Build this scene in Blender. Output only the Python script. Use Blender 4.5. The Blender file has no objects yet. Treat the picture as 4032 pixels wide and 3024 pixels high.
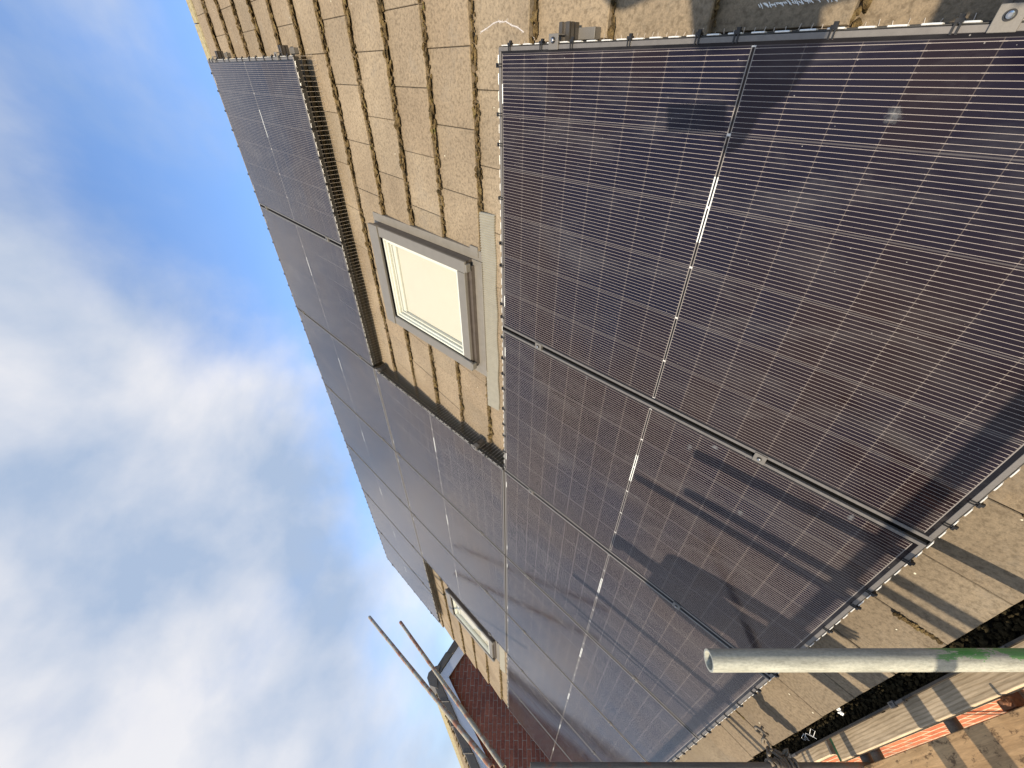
import bpy, math, random
from mathutils import Vector, Matrix
random.seed(7)
S = bpy.context.scene
COL = S.collection
R_ = math.radians

# ------------------------------------------------------------------ camera, sky, sun, exposure
PITCH = R_(45.468)
SP, CP = math.sin(PITCH), math.cos(PITCH)
def RW(u, v, n):                       # roof plane (u away from camera, v up the slope, n out of the roof) -> world
    return Vector((-u, v * CP - n * SP, v * SP + n * CP))

cam_d = bpy.data.cameras.new("camera")
cam = bpy.data.objects.new("camera", cam_d)
COL.objects.link(cam)
cam_d.sensor_fit = 'HORIZONTAL'
cam_d.sensor_width = 36.0
cam_d.lens = 1578.2 / 4032 * 36.0
cam_d.clip_start = 0.005
cam_d.clip_end = 3000
CX = Vector((0.00223174, 0.0, -0.99999751))        # picture right = down: the phone was held upright
CY = Vector((-0.78935874, -0.61392969, -0.00176165))
CZ = Vector((-0.61392816, 0.78936071, -0.00137013))
CAM = Vector((-0.07076, -0.63104, 1.20734))
m = Matrix(((CX.x, -CY.x, -CZ.x, CAM.x), (CX.y, -CY.y, -CZ.y, CAM.y), (CX.z, -CY.z, -CZ.z, CAM.z), (0, 0, 0, 1)))
cam.matrix_world = m
S.camera = cam

SUN_DIR = RW(-0.09, -0.43, 0.90).normalized()       # towards the sun
SUN_EL = math.asin(SUN_DIR.z)
SUN_AZ = math.atan2(SUN_DIR.x, SUN_DIR.y)           # from +Y, clockwise
sun_d = bpy.data.lights.new("sun", 'SUN')
sun_d.energy = 5.0
sun_d.angle = R_(0.53)
sun_d.color = (1.0, 0.86, 0.66)
sun = bpy.data.objects.new("sun", sun_d)
COL.objects.link(sun)
sun.rotation_euler = SUN_DIR.to_track_quat('Z', 'Y').to_euler()

W = bpy.data.worlds.new("World")
S.world = W
W.use_nodes = True
wn, wl = W.node_tree.nodes, W.node_tree.links
wn.clear()
def N(nodes, t, **k):
    n = nodes.new(t)
    for a, b in k.items():
        if a == 'inp':
            for i, x in b.items(): n.inputs[i].default_value = x
        else: setattr(n, a, b)
    return n
out = N(wn, 'ShaderNodeOutputWorld')
sky = N(wn, 'ShaderNodeTexSky')
sky.sky_type = 'NISHITA'
sky.sun_disc = False
sky.sun_elevation = SUN_EL
sky.sun_rotation = SUN_AZ
sky.air_density = 1.0; sky.dust_density = 0.3; sky.ozone_density = 2.5
SKY_S = 0.14
bg = N(wn, 'ShaderNodeBackground', inp={1: SKY_S})
bgc = N(wn, 'ShaderNodeBackground', inp={1: 1.0})
mixw = N(wn, 'ShaderNodeMixShader')
tc = N(wn, 'ShaderNodeTexCoord')
def vmath(op, a, b):
    n = N(wn, 'ShaderNodeVectorMath', operation=op)
    if hasattr(a, 'type'): wl.new(a, n.inputs[0])
    else: n.inputs[0].default_value = a
    if b is not None:
        if hasattr(b, 'type'): wl.new(b, n.inputs[1])
        else: n.inputs[1].default_value = b
    return n.outputs['Value'] if op in ('DOT_PRODUCT', 'LENGTH', 'DISTANCE') else n.outputs[0]
def fm(op, a, b=None, c=None, nodes=None, links=None, clamp=False):
    n = (nodes or wn).new('ShaderNodeMath'); n.operation = op; n.use_clamp = clamp
    for i, x in enumerate((a, b, c)):
        if x is None: continue
        if hasattr(x, 'type'): (links or wl).new(x, n.inputs[i])
        else: n.inputs[i].default_value = x
    return n.outputs[0]
D = tc.outputs['Generated']
bias = vmath('DOT_PRODUCT', D, (-1.05, -0.55, 1.2))
def wnoise(scale, detail, rough, off, dist=0.0):
    mp = N(wn, 'ShaderNodeMapping', inp={1: off, 3: (scale, scale, scale * 1.3)})
    wl.new(D, mp.inputs[0])
    nt = N(wn, 'ShaderNodeTexNoise', inp={'Scale': 1.0, 'Detail': detail, 'Roughness': rough, 'Distortion': dist})
    wl.new(mp.outputs[0], nt.inputs['Vector'])
    return nt.outputs[0]
n1 = wnoise(1.7, 7, 0.52, (3.1, 0.4, 1.7), 0.15)
n2 = wnoise(2.9, 7, 0.52, (7.7, 2.2, 0.3), 0.15)
dens = fm('ADD', fm('MULTIPLY', bias, 0.55), fm('MULTIPLY', fm('SUBTRACT', n1, 0.5), 2.0))
mr = N(wn, 'ShaderNodeMapRange', interpolation_type='SMOOTHSTEP', inp={1: 0.06, 2: 0.62, 3: 0.06, 4: 0.95})
wl.new(dens, mr.inputs[0])
cr = N(wn, 'ShaderNodeValToRGB')
cr.color_ramp.elements[0].position = 0.38; cr.color_ramp.elements[0].color = (0.36, 0.45, 0.60, 1)
cr.color_ramp.elements[1].position = 0.66; cr.color_ramp.elements[1].color = (0.74, 0.735, 0.755, 1)
wl.new(n2, cr.inputs[0])
tint = N(wn, 'ShaderNodeMix', data_type='RGBA', blend_type='MULTIPLY', inp={0: 1.0})
tint.inputs[7].default_value = (1.5, 1.62, 1.85, 1)
wl.new(sky.outputs[0], tint.inputs[6])
wl.new(tint.outputs[2], bg.inputs[0])
wl.new(cr.outputs[0], bgc.inputs[0])
wl.new(mr.outputs[0], mixw.inputs[0]); wl.new(bg.outputs[0], mixw.inputs[1]); wl.new(bgc.outputs[0], mixw.inputs[2])
wl.new(mixw.outputs[0], out.inputs[0])

S.render.engine = 'CYCLES'
S.view_settings.view_transform = 'Standard'
S.view_settings.look = 'None'
S.view_settings.gamma = 1.0
S.view_settings.use_curve_mapping = False
S.view_settings.exposure = 0.28
S.cycles.diffuse_bounces = 2
S.render.resolution_x = 1024; S.render.resolution_y = 768

# ------------------------------------------------------------------ mesh helpers
class MB:
    def __init__(s): s.v = []; s.f = []; s.mi = []; s.c = None
    def add(s, vs, fs, mi=0):
        o = len(s.v); s.v += [tuple(x) for x in vs]; s.f += [tuple(i + o for i in f) for f in fs]; s.mi += [mi] * len(fs)
    def box(s, x0, x1, y0, y1, z0, z1, M=None, mi=0):
        vs = [Vector(p) for p in ((x0,y0,z0),(x1,y0,z0),(x1,y1,z0),(x0,y1,z0),(x0,y0,z1),(x1,y0,z1),(x1,y1,z1),(x0,y1,z1))]
        if M is not None: vs = [M @ p for p in vs]
        s.add(vs, ((0,3,2,1),(4,5,6,7),(0,1,5,4),(1,2,6,5),(2,3,7,6),(3,0,4,7)), mi)
    def hexa(s, p, mi=0):
        s.add(p, ((0,3,2,1),(4,5,6,7),(0,1,5,4),(1,2,6,5),(2,3,7,6),(3,0,4,7)), mi)
    def tube(s, pts, r, seg=8, caps=True, mi=0):
        pts = [Vector(p) for p in pts]; n = len(pts)
        rs = r if isinstance(r, (list, tuple)) else [r] * n
        o = len(s.v); ref = None
        for i, p in enumerate(pts):
            t = (pts[min(i+1, n-1)] - pts[max(i-1, 0)]).normalized()
            if ref is None: ref = t.orthogonal().normalized()
            ref = (ref - t * ref.dot(t)).normalized(); b = t.cross(ref)
            for k in range(seg):
                a = 2 * math.pi * k / seg
                s.v.append(tuple(p + (ref * math.cos(a) + b * math.sin(a)) * rs[i]))
        for i in range(n - 1):
            for k in range(seg):
                k2 = (k + 1) % seg
                s.f.append((o+i*seg+k, o+i*seg+k2, o+(i+1)*seg+k2, o+(i+1)*seg+k)); s.mi.append(mi)
        if caps:
            s.f.append(tuple(o + k for k in reversed(range(seg)))); s.mi.append(mi)
            s.f.append(tuple(o + (n-1)*seg + k for k in range(seg))); s.mi.append(mi)
    def extrude(s, prof, p0, p1, ex, ey, caps=True, mi=0, closed=True):      # profile (x,y) swept p0 -> p1
        p0, p1, ex, ey = Vector(p0), Vector(p1), Vector(ex), Vector(ey); n = len(prof); o = len(s.v)
        for p in (p0, p1):
            for x, y in prof: s.v.append(tuple(p + ex * x + ey * y))
        for k in range(n if closed else n - 1):
            k2 = (k + 1) % n; s.f.append((o+k, o+k2, o+n+k2, o+n+k)); s.mi.append(mi)
        if caps and closed:
            s.f.append(tuple(o + k for k in reversed(range(n)))); s.mi.append(mi)
            s.f.append(tuple(o + n + k for k in range(n))); s.mi.append(mi)
    def blob(s, c, rx, ry, rz, jit=0.25, mi=0):
        P = [(0,0,1)] + [(math.cos(a)*.88, math.sin(a)*.88, .45) for a in [i*math.pi/3 for i in range(6)]] + \
            [(math.cos(a), math.sin(a), -.35) for a in [i*math.pi/3+.5 for i in range(6)]]
        vs = []
        for p in P:
            j = 1 + random.uniform(-jit, jit)
            vs.append((c[0] + p[0]*rx*j, c[1] + p[1]*ry*j, c[2] + p[2]*rz*j))
        fs = [(0, 1+i, 1+(i+1) % 6) for i in range(6)]
        for i in range(6):
            fs.append((1+i, 7+i, 1+(i+1) % 6)); fs.append((1+(i+1) % 6, 7+i, 7+(i+1) % 6))
        s.add(vs, fs, mi)
    def build(s, name, mats, parent=None, smooth=False, bevel=0, seg=2):
        me = bpy.data.meshes.new(name)
        me.from_pydata(s.v, [], s.f)
        if not isinstance(mats, (list, tuple)): mats = [mats]
        for mt in mats: me.materials.append(mt)
        me.polygons.foreach_set('material_index', s.mi)
        if smooth: me.polygons.foreach_set('use_smooth', [True] * len(s.f))
        me.update()
        o = bpy.data.objects.new(name, me); COL.objects.link(o)
        if parent: o.parent = parent
        if bevel:
            b = o.modifiers.new('bevel', 'BEVEL'); b.width = bevel; b.segments = seg; b.limit_method = 'ANGLE'; b.angle_limit = R_(40)
        return o
def tag(o, label=None, cat=None, group=None, kind=None):
    if label: o['label'] = label
    if cat: o['category'] = cat
    if group: o['group'] = group
    if kind: o['kind'] = kind
    return o
def empty(name, loc=(0, 0, 0), rot=None, label=None, cat=None, group=None):
    o = bpy.data.objects.new(name, None); COL.objects.link(o); o.location = loc; o.empty_display_size = .1
    if rot: o.rotation_euler = rot
    return tag(o, label, cat, group)
RROT = (PITCH, 0, 0)
def roof_empty(name, u, v, n=0.0, **k): return empty(name, RW(u, v, n), RROT, **k)    # local axes: x = -u, y = v, z = n
def copy_tree(o, parent=None):
    c = o.copy(); COL.objects.link(c)
    if parent: c.parent = parent
    for ch in [x for x in bpy.data.objects if x.parent == o]: copy_tree(ch, c)
    return c

# ------------------------------------------------------------------ materials
def mat(name):
    mt = bpy.data.materials.new(name); mt.use_nodes = True
    nt = mt.node_tree; b = nt.nodes['Principled BSDF']
    return mt, nt.nodes, nt.links, b
def ramp(nodes, links, fac, stops):
    c = nodes.new('ShaderNodeValToRGB'); e = c.color_ramp.elements
    while len(e) > 1: e.remove(e[-1])
    e[0].position = stops[0][0]; e[0].color = (*stops[0][1], 1)
    for p, col in stops[1:]:
        x = e.new(p); x.color = (*col, 1)
    links.new(fac, c.inputs[0]); return c.outputs[0]
def noise(nodes, links, vec, scale, detail=4, rough=.55, sc=(1, 1, 1), off=(0, 0, 0), dist=0):
    mp = nodes.new('ShaderNodeMapping'); mp.inputs[3].default_value = sc; mp.inputs[1].default_value = off; links.new(vec, mp.inputs[0])
    n = nodes.new('ShaderNodeTexNoise'); n.inputs['Scale'].default_value = scale; n.inputs['Detail'].default_value = detail
    n.inputs['Roughness'].default_value = rough; n.inputs['Distortion'].default_value = dist
    links.new(mp.outputs[0], n.inputs['Vector']); return n.outputs[0]
def mixc(nodes, links, f, a, b, mode='MIX'):
    m_ = nodes.new('ShaderNodeMix'); m_.data_type = 'RGBA'; m_.blend_type = mode
    for i, x in ((0, f), (6, a), (7, b)):
        if hasattr(x, 'type'): links.new(x, m_.inputs[i])
        else: m_.inputs[i].default_value = x if i == 0 else (*x, 1)
    return m_.outputs[2]
def bump(nodes, links, b, h, strength=.4, dist=.002):
    bp = nodes.new('ShaderNodeBump'); bp.inputs[0].default_value = strength; bp.inputs[1].default_value = dist
    links.new(h, bp.inputs['Height']); links.new(bp.outputs[0], b.inputs['Normal'])
def simple(name, col, rough=.5, metal=0.0, var=.12, vs=30, bmp=0.0, spec=.5):
    mt, n, l, b = mat(name)
    g = n.new('ShaderNodeNewGeometry').outputs['Position']
    f = noise(n, l, g, vs, 5, .6)
    c = ramp(n, l, f, [(.3, tuple(x * (1 - var) for x in col)), (.7, tuple(min(1, x * (1 + var)) for x in col))])
    l.new(c, b.inputs['Base Color']); b.inputs['Roughness'].default_value = rough; b.inputs['Metallic'].default_value = metal
    b.inputs['Specular IOR Level'].default_value = spec
    if bmp: bump(n, l, b, f, bmp, .002)
    return mt

def tile_material():
    mt, n, l, b = mat('weathered_concrete_tile')
    o = n.new('ShaderNodeTexCoord').outputs['Object']
    big = noise(n, l, o, 2.2, 5, .6)
    fine = noise(n, l, o, 85, 4, .62, (1.0, .75, 1))
    grit = noise(n, l, o, 260, 2, .6)
    base = ramp(n, l, big, [(.25, (.21, .16, .105)), (.5, (.265, .205, .136)), (.75, (.325, .256, .172))])
    sp = ramp(n, l, fine, [(.36, (.66, .64, .61)), (.46, (.88, .88, .87)), (.56, (1.02, 1.01, 1.0)), (.72, (1.14, 1.13, 1.1))])
    c = mixc(n, l, 1.0, base, sp, 'MULTIPLY')
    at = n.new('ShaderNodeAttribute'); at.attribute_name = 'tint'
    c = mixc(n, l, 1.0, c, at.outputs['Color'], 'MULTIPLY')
    g2 = ramp(n, l, grit, [(.35, (.87, .87, .87)), (.65, (1.1, 1.1, 1.1))])
    c = mixc(n, l, 1.0, c, g2, 'MULTIPLY')
    vo = n.new('ShaderNodeTexVoronoi'); vo.inputs['Scale'].default_value = 17; vo.inputs['Randomness'].default_value = 1
    l.new(o, vo.inputs['Vector'])
    wob = fm('ADD', vo.outputs['Distance'], fm('MULTIPLY', grit, .05, nodes=n, links=l), nodes=n, links=l)
    sel = noise(n, l, o, 6, 2, .5, off=(4, 1, 2))
    sm = fm('MULTIPLY', fm('LESS_THAN', wob, .085, nodes=n, links=l), fm('GREATER_THAN', sel, .56, nodes=n, links=l), nodes=n, links=l)
    c = mixc(n, l, sm, c, (.62, .58, .44))
    grey = noise(n, l, o, 5, 6, .7, off=(9, 0, 0))
    gm = n.new('ShaderNodeMapRange'); gm.inputs[1].default_value = .55; gm.inputs[2].default_value = .75; gm.inputs[4].default_value = .45
    l.new(grey, gm.inputs[0]); c = mixc(n, l, gm.outputs[0], c, (.20, .175, .14))
    l.new(c, b.inputs['Base Color']); b.inputs['Roughness'].default_value = .93
    h = fm('ADD', fine, fm('MULTIPLY', grit, .6, nodes=n, links=l), nodes=n, links=l)
    bump(n, l, b, h, .55, .0022)
    return mt
M_TILE = tile_material()

def moss_material():
    mt, n, l, b = mat('moss')
    g = n.new('ShaderNodeNewGeometry').outputs['Position']
    a = noise(n, l, g, 26, 4, .6); f = noise(n, l, g, 420, 3, .7)
    c1 = ramp(n, l, a, [(.34, (.045, .036, .02)), (.48, (.12, .085, .042)), (.6, (.20, .145, .07)), (.72, (.10, .105, .03))])
    c2 = ramp(n, l, f, [(.3, (.4, .4, .4)), (.7, (1.45, 1.4, 1.3))])
    l.new(mixc(n, l, 1.0, c1, c2, 'MULTIPLY'), b.inputs['Base Color']); b.inputs['Roughness'].default_value = 1.0
    b.inputs['Specular IOR Level'].default_value = .1
    bump(n, l, b, f, .9, .004)
    return mt
M_MOSS = moss_material()

PW, PL, GU, GV = 1.134, 1.762, 0.021, 0.012
def cell_material():
    mt, n, l, b = mat('solar_cells_under_glass')
    o = n.new('ShaderNodeTexCoord').outputs['Object']
    sx = n.new('ShaderNodeSeparateXYZ'); l.new(o, sx.inputs[0])
    F = lambda op, a, b_=None, c=None, clamp=False: fm(op, a, b_, c, nodes=n, links=l, clamp=clamp)
    U = F('MULTIPLY', sx.outputs[0], -1.0); V = sx.outputs[1]
    U0, UP, V0, VP = .0185, .18283, .0255, .10675
    near = lambda x, c, hw: F('LESS_THAN', F('ABSOLUTE', F('SUBTRACT', x, c)), hw)
    ui = F('DIVIDE', F('SUBTRACT', U, U0), UP); uf = F('FRACT', ui)
    inU = F('MULTIPLY', F('GREATER_THAN', U, U0), F('LESS_THAN', U, U0 + 6*UP))
    Vs = F('SUBTRACT', V, F('MULTIPLY', F('GREATER_THAN', V, .884), .010))    # close the centre strip
    vi = F('DIVIDE', F('SUBTRACT', Vs, V0), VP); vf = F('FRACT', vi)
    inV = F('MULTIPLY', F('GREATER_THAN', Vs, V0), F('LESS_THAN', Vs, V0 + 16*VP))
    strip = near(V, .884, .0052)
    inside = F('MULTIPLY', F('MULTIPLY', inU, inV), F('SUBTRACT', 1.0, strip))
    # distance (m) to the half-cell boundary and the column boundary
    dv = F('MULTIPLY', F('MINIMUM', vf, F('SUBTRACT', 1.0, vf)), VP)
    du = F('MULTIPLY', F('MINIMUM', uf, F('SUBTRACT', 1.0, uf)), UP)
    bf = F('FRACT', F('MULTIPLY', uf, 16.0)); db = F('MULTIPLY', F('ABSOLUTE', F('SUBTRACT', bf, .5)), UP/16)
    wide = F('ADD', .00052, F('MULTIPLY', F('LESS_THAN', dv, .0055), .00022))
    bus = F('MULTIPLY', F('LESS_THAN', db, wide), inside)
    cg = F('MULTIPLY', F('LESS_THAN', dv, .0008), inside)
    cu = F('MULTIPLY', F('LESS_THAN', du, .0016), inside)
    # colours
    gp = n.new('ShaderNodeNewGeometry').outputs['Position']; refl = noise(n, l, gp, 1.15, 2, .45, off=(5.2, 3.4, 1)); fine = noise(n, l, o, 900, 2, .6)
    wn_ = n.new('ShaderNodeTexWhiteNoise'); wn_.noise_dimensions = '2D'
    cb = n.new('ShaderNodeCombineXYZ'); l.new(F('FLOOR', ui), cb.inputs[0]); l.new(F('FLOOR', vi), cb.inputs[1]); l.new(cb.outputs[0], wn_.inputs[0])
    cell = ramp(n, l, F('ADD', F('MULTIPLY', refl, .8), F('MULTIPLY', wn_.outputs[0], .10)), [(.38, (.0055, .0058, .016)), (.58, (.0145, .0085, .0100))])  # navy-brown blend paints reflected tone into the cells, plus random cell variation
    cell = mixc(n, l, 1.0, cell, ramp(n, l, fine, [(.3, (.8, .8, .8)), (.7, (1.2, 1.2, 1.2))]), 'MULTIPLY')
    c = mixc(n, l, inside, (.007, .007, .009), cell)
    c = mixc(n, l, F('MULTIPLY', cg, .30), c, (.20, .165, .14))
    c = mixc(n, l, F('MULTIPLY', cu, .38), c, (.17, .155, .15))
    c = mixc(n, l, bus, c, (.30, .265, .24))
    ribbon = F('MULTIPLY', F('MULTIPLY', strip, F('GREATER_THAN', F('ABSOLUTE', F('SUBTRACT', V, .884)), .0030)), inU)
    c = mixc(n, l, ribbon, c, (.25, .23, .21))
    tick = F('MULTIPLY', F('MULTIPLY', strip, F('LESS_THAN', du, .0032)), inU)
    c = mixc(n, l, tick, c, (.55, .53, .5))
    ends = F('MULTIPLY', F('MAXIMUM', near(V, V0 - .0015, .0011), near(V, 1.745, .0011)), inU)
    c = mixc(n, l, ends, c, (.22, .20, .185))
    seg = F('MULTIPLY', near(U, .395, .092), F('MULTIPLY', near(V, .884, .0060), F('GREATER_THAN', F('ABSOLUTE', F('SUBTRACT', V, .884)), .0024)))
    seg2 = F('MULTIPLY', F('MAXIMUM', near(U, .135, .03), near(U, .985, .03)), near(V, 1.7455, .0022))
    white = F('MAXIMUM', seg, seg2)
    c = mixc(n, l, white, c, (.75, .76, .72))
    # thin dust film
    dust = noise(n, l, o, 7, 8, .7, (1, .35, 1), dist=.4)
    dm = n.new('ShaderNodeMapRange'); dm.inputs[1].default_value = .5; dm.inputs[2].default_value = .85; dm.inputs[4].default_value = .15
    l.new(dust, dm.inputs[0]); c = mixc(n, l, dm.outputs[0], c, (.30, .29, .28))
    spk = n.new('ShaderNodeTexVoronoi'); spk.inputs['Scale'].default_value = 26; l.new(o, spk.inputs['Vector'])
    c = mixc(n, l, F('MULTIPLY', F('LESS_THAN', spk.outputs['Distance'], .035), .45), c, (.45, .43, .4))
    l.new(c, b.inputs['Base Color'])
    rr = ramp(n, l, dust, [(.4, (.07,)*3), (.8, (.17,)*3)])
    l.new(rr, b.inputs['Roughness']); b.inputs['IOR'].default_value = 1.39; b.inputs['Specular Tint'].default_value = (1.0, .80, .70, 1)
    wv = noise(n, l, o, 2.5, 2, .5); bump(n, l, b, wv, .03, .02)
    return mt
M_CELL = cell_material()
M_FRAME = simple('anodised_frame', (.165, .152, .14), .42, .35, .10, 60)
M_RAIL = simple('dark_rail_metal', (.10, .09, .08), .35, .6, .15, 50)
M_CLAMP = simple('clamp_grey', (.17, .158, .142), .5, .3, .08, 300)
M_BOLT = simple('bolt_steel', (.42, .42, .42), .22, .95, .1, 200)
M_BLACK = simple('black_plastic', (.012, .012, .013), .35, 0, .1, 90)
M_WIRE = simple('weathered_wire', (.55, .48, .40), .45, .3, .2, 80)
M_WIRE_SUNLIT = simple('sunlit_wire', (.78, .76, .70), .32, .25, .15, 120)  # sunlit look of the top wires put into a brighter tone

# ------------------------------------------------------------------ the house with its roof
house = empty('house', (0, 0, -5.2), label='brick house with brown tiled roof carrying solar panels', cat='house')
hroof = bpy.data.objects.new('roof_frame_tmp', None)
def HW(p): p = Vector(p); p.z += 5.2; return p           # world -> house local
def HR(u, v, n): return HW(RW(u, v, n))
G = .3295; V00 = -.26; TP = .2925
def tile_top(v):                                          # n of the tile surface at v
    k = math.floor((v - V00) / G); f = (v - V00) / G - k
    return -.110 - .030 * f
tb = MB(); tints = []
UL, UR = 8.74, -3.2
for k in range(18):
    v0 = V00 + k * G; off = .131 if k % 2 == 0 else .278
    j0 = math.floor((UR - off) / TP)
    j = j0
    while off + j * TP < UL:
        ua = max(off + j * TP, UR); ub = min(off + (j + 1) * TP, UL)
        if ub - ua > .03:
            gp_ = .0026 if k == 0 else .0013; ua += gp_; ub -= gp_ * .6
            ja = random.uniform(-.0035, .0035); dn = random.uniform(-.0025, .002); tw = random.uniform(-.0025, .0025); vv = v0 + ja
            v1 = v0 + G + .07
            if k == 17: v1 = 5.70
            nn = -.110 + dn; sl = -.030 * (v1 - v0) / G
            c_ = .0035
            P = lambda u, v, n: HR(u, v, n)
            # chamfered slab: bottom 4, upper ring, top
            A = [P(ua, vv, nn-.026), P(ub, vv, nn-.026), P(ub, v1, nn+sl-.020), P(ua, v1, nn+sl-.020)]
            B = [P(ua, vv, nn-c_+tw), P(ub, vv, nn-c_-tw), P(ub, v1, nn+sl-c_), P(ua, v1, nn+sl-c_)]
            T = [P(ua+c_*.6, vv+c_, nn+tw), P(ub-c_*.6, vv+c_, nn-tw), P(ub-c_*.6, v1-c_, nn+sl), P(ua+c_*.6, v1-c_, nn+sl)]
            o = len(tb.v); tb.v += [tuple(x) for x in A + B + T]
            fs = [(0,1,2,3)] + [(i,4+i,4+(i+1)%4,(i+1)%4) for i in range(4)] + [(4+i,8+i,8+(i+1)%4,4+(i+1)%4) for i in range(4)] + [(8,11,10,9)]
            for f in fs: tb.f.append(tuple(x+o for x in f)); tb.mi.append(0)
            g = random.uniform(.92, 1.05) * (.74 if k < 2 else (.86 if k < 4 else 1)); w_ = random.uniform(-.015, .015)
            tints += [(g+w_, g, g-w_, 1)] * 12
        j += 1
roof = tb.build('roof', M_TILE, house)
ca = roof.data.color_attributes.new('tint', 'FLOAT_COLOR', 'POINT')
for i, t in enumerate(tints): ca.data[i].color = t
# underlay so no light leaks between tiles, and the back slope
M_UNDER = simple('roof_underlay', (.02, .018, .016), .9)
ub = MB()
ub.hexa([HR(UL-.05, -.2, -.20), HR(UR, -.2, -.20), HR(UR, 5.72, -.20), HR(UL-.05, 5.72, -.20), HR(UL-.05, -.2, -.175), HR(UR, -.2, -.175), HR(UR, 5.72, -.175), HR(UL-.05, 5.72, -.175)])
ub.build('underlay', M_UNDER, house)
rx = RW(0, 5.74, -.14); bk = MB()
bx0, bx1 = -UL, -UR
A0, A1 = Vector((bx0, rx.y, rx.z)), Vector((bx1, rx.y, rx.z)); B0, B1 = Vector((bx0, rx.y+4.1, rx.z-4.15)), Vector((bx1, rx.y+4.1, rx.z-4.15)); dz = Vector((0, 0, -.05))
bk.hexa([HW(A0+dz), HW(A1+dz), HW(B1+dz), HW(B0+dz), HW(A0), HW(A1), HW(B1), HW(B0)])
bso = bk.build('back_slope', M_TILE, house)
ca = bso.data.color_attributes.new('tint', 'FLOAT_COLOR', 'POINT')
for i in range(8): ca.data[i].color = (1, 1, 1, 1)
# ridge tiles
rb = MB(); mo = MB()
u = UL; i = 0
prof = []
while u > UR:
    ln = .45; u2 = max(u - ln, UR)
    j = random.uniform(-.003, .003)
    pr = [(5.655, -.140), (5.66, -.127), (5.71, -.1235), (5.74, -.122), (5.775, -.128), (5.87, -.22), (5.86, -.235), (5.76, -.16)]
    o = len(rb.v); n_ = len(pr)
    for uu in (u - .004, u2 + .004):
        for a, c_ in pr: rb.v.append(tuple(HR(uu, a, c_ + j)))
    for q in range(n_):
        q2 = (q+1) % n_; rb.f.append((o+q, o+q2, o+n_+q2, o+n_+q)); rb.mi.append(0)
    rb.f.append(tuple(o+q for q in range(n_))); rb.mi.append(0); rb.f.append(tuple(o+n_+q for q in reversed(range(n_)))); rb.mi.append(0)
    u = u2; i += 1
M_RIDGE = simple('lichened_ridge_tile', (.29, .25, .15), .95, 0, .35, 45, .5)
rb.build('ridge', M_RIDGE, house)
# verge: pale cement undercloak and clipped tile ends
vb = MB()
for k in range(18):
    v0 = V00 + k * G; v1 = v0 + G
    vb.hexa([HR(UL+.016, v0+.006, -.160), HR(UL-.03, v0+.006, -.160), HR(UL-.03, min(v1, 5.7), -.185), HR(UL+.016, min(v1, 5.7), -.185),
             HR(UL+.016, v0+.006, -.137), HR(UL-.03, v0+.006, -.137), HR(UL-.03, min(v1, 5.7), -.163), HR(UL+.016, min(v1, 5.7), -.163)])
M_CEM = simple('pale_cement', (.50, .47, .40), .9, 0, .12, 60)
vb.build('verge', M_CEM, house)

# moss and debris along the tile butts (only where the roof shows)
def moss_row(mb, v, ua, ub, dens=1.0, sz=1.0):
    u = ua; amp = .5
    while u < ub:
        amp = min(1.0, max(.12, amp + random.uniform(-.2, .2)))
        s_ = random.uniform(.0055, .0125) * (.6 + .75 * amp) * sz
        n0 = tile_top(v - .01) + .004
        c = RW(u, v - random.uniform(-.004, .016 + .008*amp), n0 + random.uniform(0, .018))
        c = HW(c)
        mb.blob((c.x, c.y, c.z), s_ * random.uniform(.9, 1.7), s_, s_ * .9, .38)
        u += random.uniform(.0045, .0095) / dens
for k in range(1, 18):
    v = V00 + k * G
    dens = 1.0
    if v < 1.75 or v > 5.3: moss_row(mo, v, -1.3, -.01, .8)
    elif 1.75 < v < 3.56: moss_row(mo, v, -1.1, 2.30, 1.0)
    else: moss_row(mo, v, -1.1, -.01, 1.0)
    if 1.75 < v < 3.6: moss_row(mo, v, 5.76, 8.72, .55, 1.3)
    elif v > 3.6: moss_row(mo, v, 8.08, 8.7, .5, 1.2)
for uu in [.131 + TP * k for k in range(0, 22)]:           # filled joints on the eave course
    if random.random() < .35:
        t = random.uniform(-.24, -.1)
        for q in range(26):
            c = HR(uu + random.uniform(-.004, .004), t + q * .004, tile_top(t + q*.004) + .001); mo.blob(c, .005, .004, .004, .4)
for q in range(30):
    c = HR(1.598 + random.uniform(-.006, .006), -.25 + q * .0045, -.112); mo.blob(c, .008, .006, .006, .4)
mo.build('moss', M_MOSS, house)
# repaired crack and chalk scribble on the tiles
M_GROUT = simple('grey_sealant', (.46, .42, .39), .8, 0, .35, 200)
M_CHALK = simple('white_chalk', (.85, .84, .80), .95, 0, .1, 200)
ck = MB(); cp = [(-.056, 2.0), (-.064, 1.965), (-.078, 1.918), (-.082, 1.885), (-.078, 1.862), (-.079, 1.845), (-.066, 1.81), (-.06, 1.78), (-.045, 1.745), (-.029, 1.715)]
ck.tube([HR(a, b, tile_top(b) + .0005) for a, b in cp], [random.uniform(.0018, .0034) for _ in cp], 6)
for a, b in cp:
    for q in range(7):
        ck.blob(HR(a + random.uniform(-.006, .006), b + random.uniform(-.012, .012), tile_top(b)), .0025, .0025, .0012, .4)
ck.build('sealed_crack', M_GROUT, house)
ch = MB(); t = .948
while t > .775:
    ch.tube([HR(-.066 + random.uniform(-.003, .003), t, tile_top(t) + .0008), HR(-.061 + random.uniform(-.004, .004), t - .007, tile_top(t-.007) + .0008)], .0009, 4); t -= .0035
ch.build('chalk_mark', M_CHALK, house)
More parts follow.
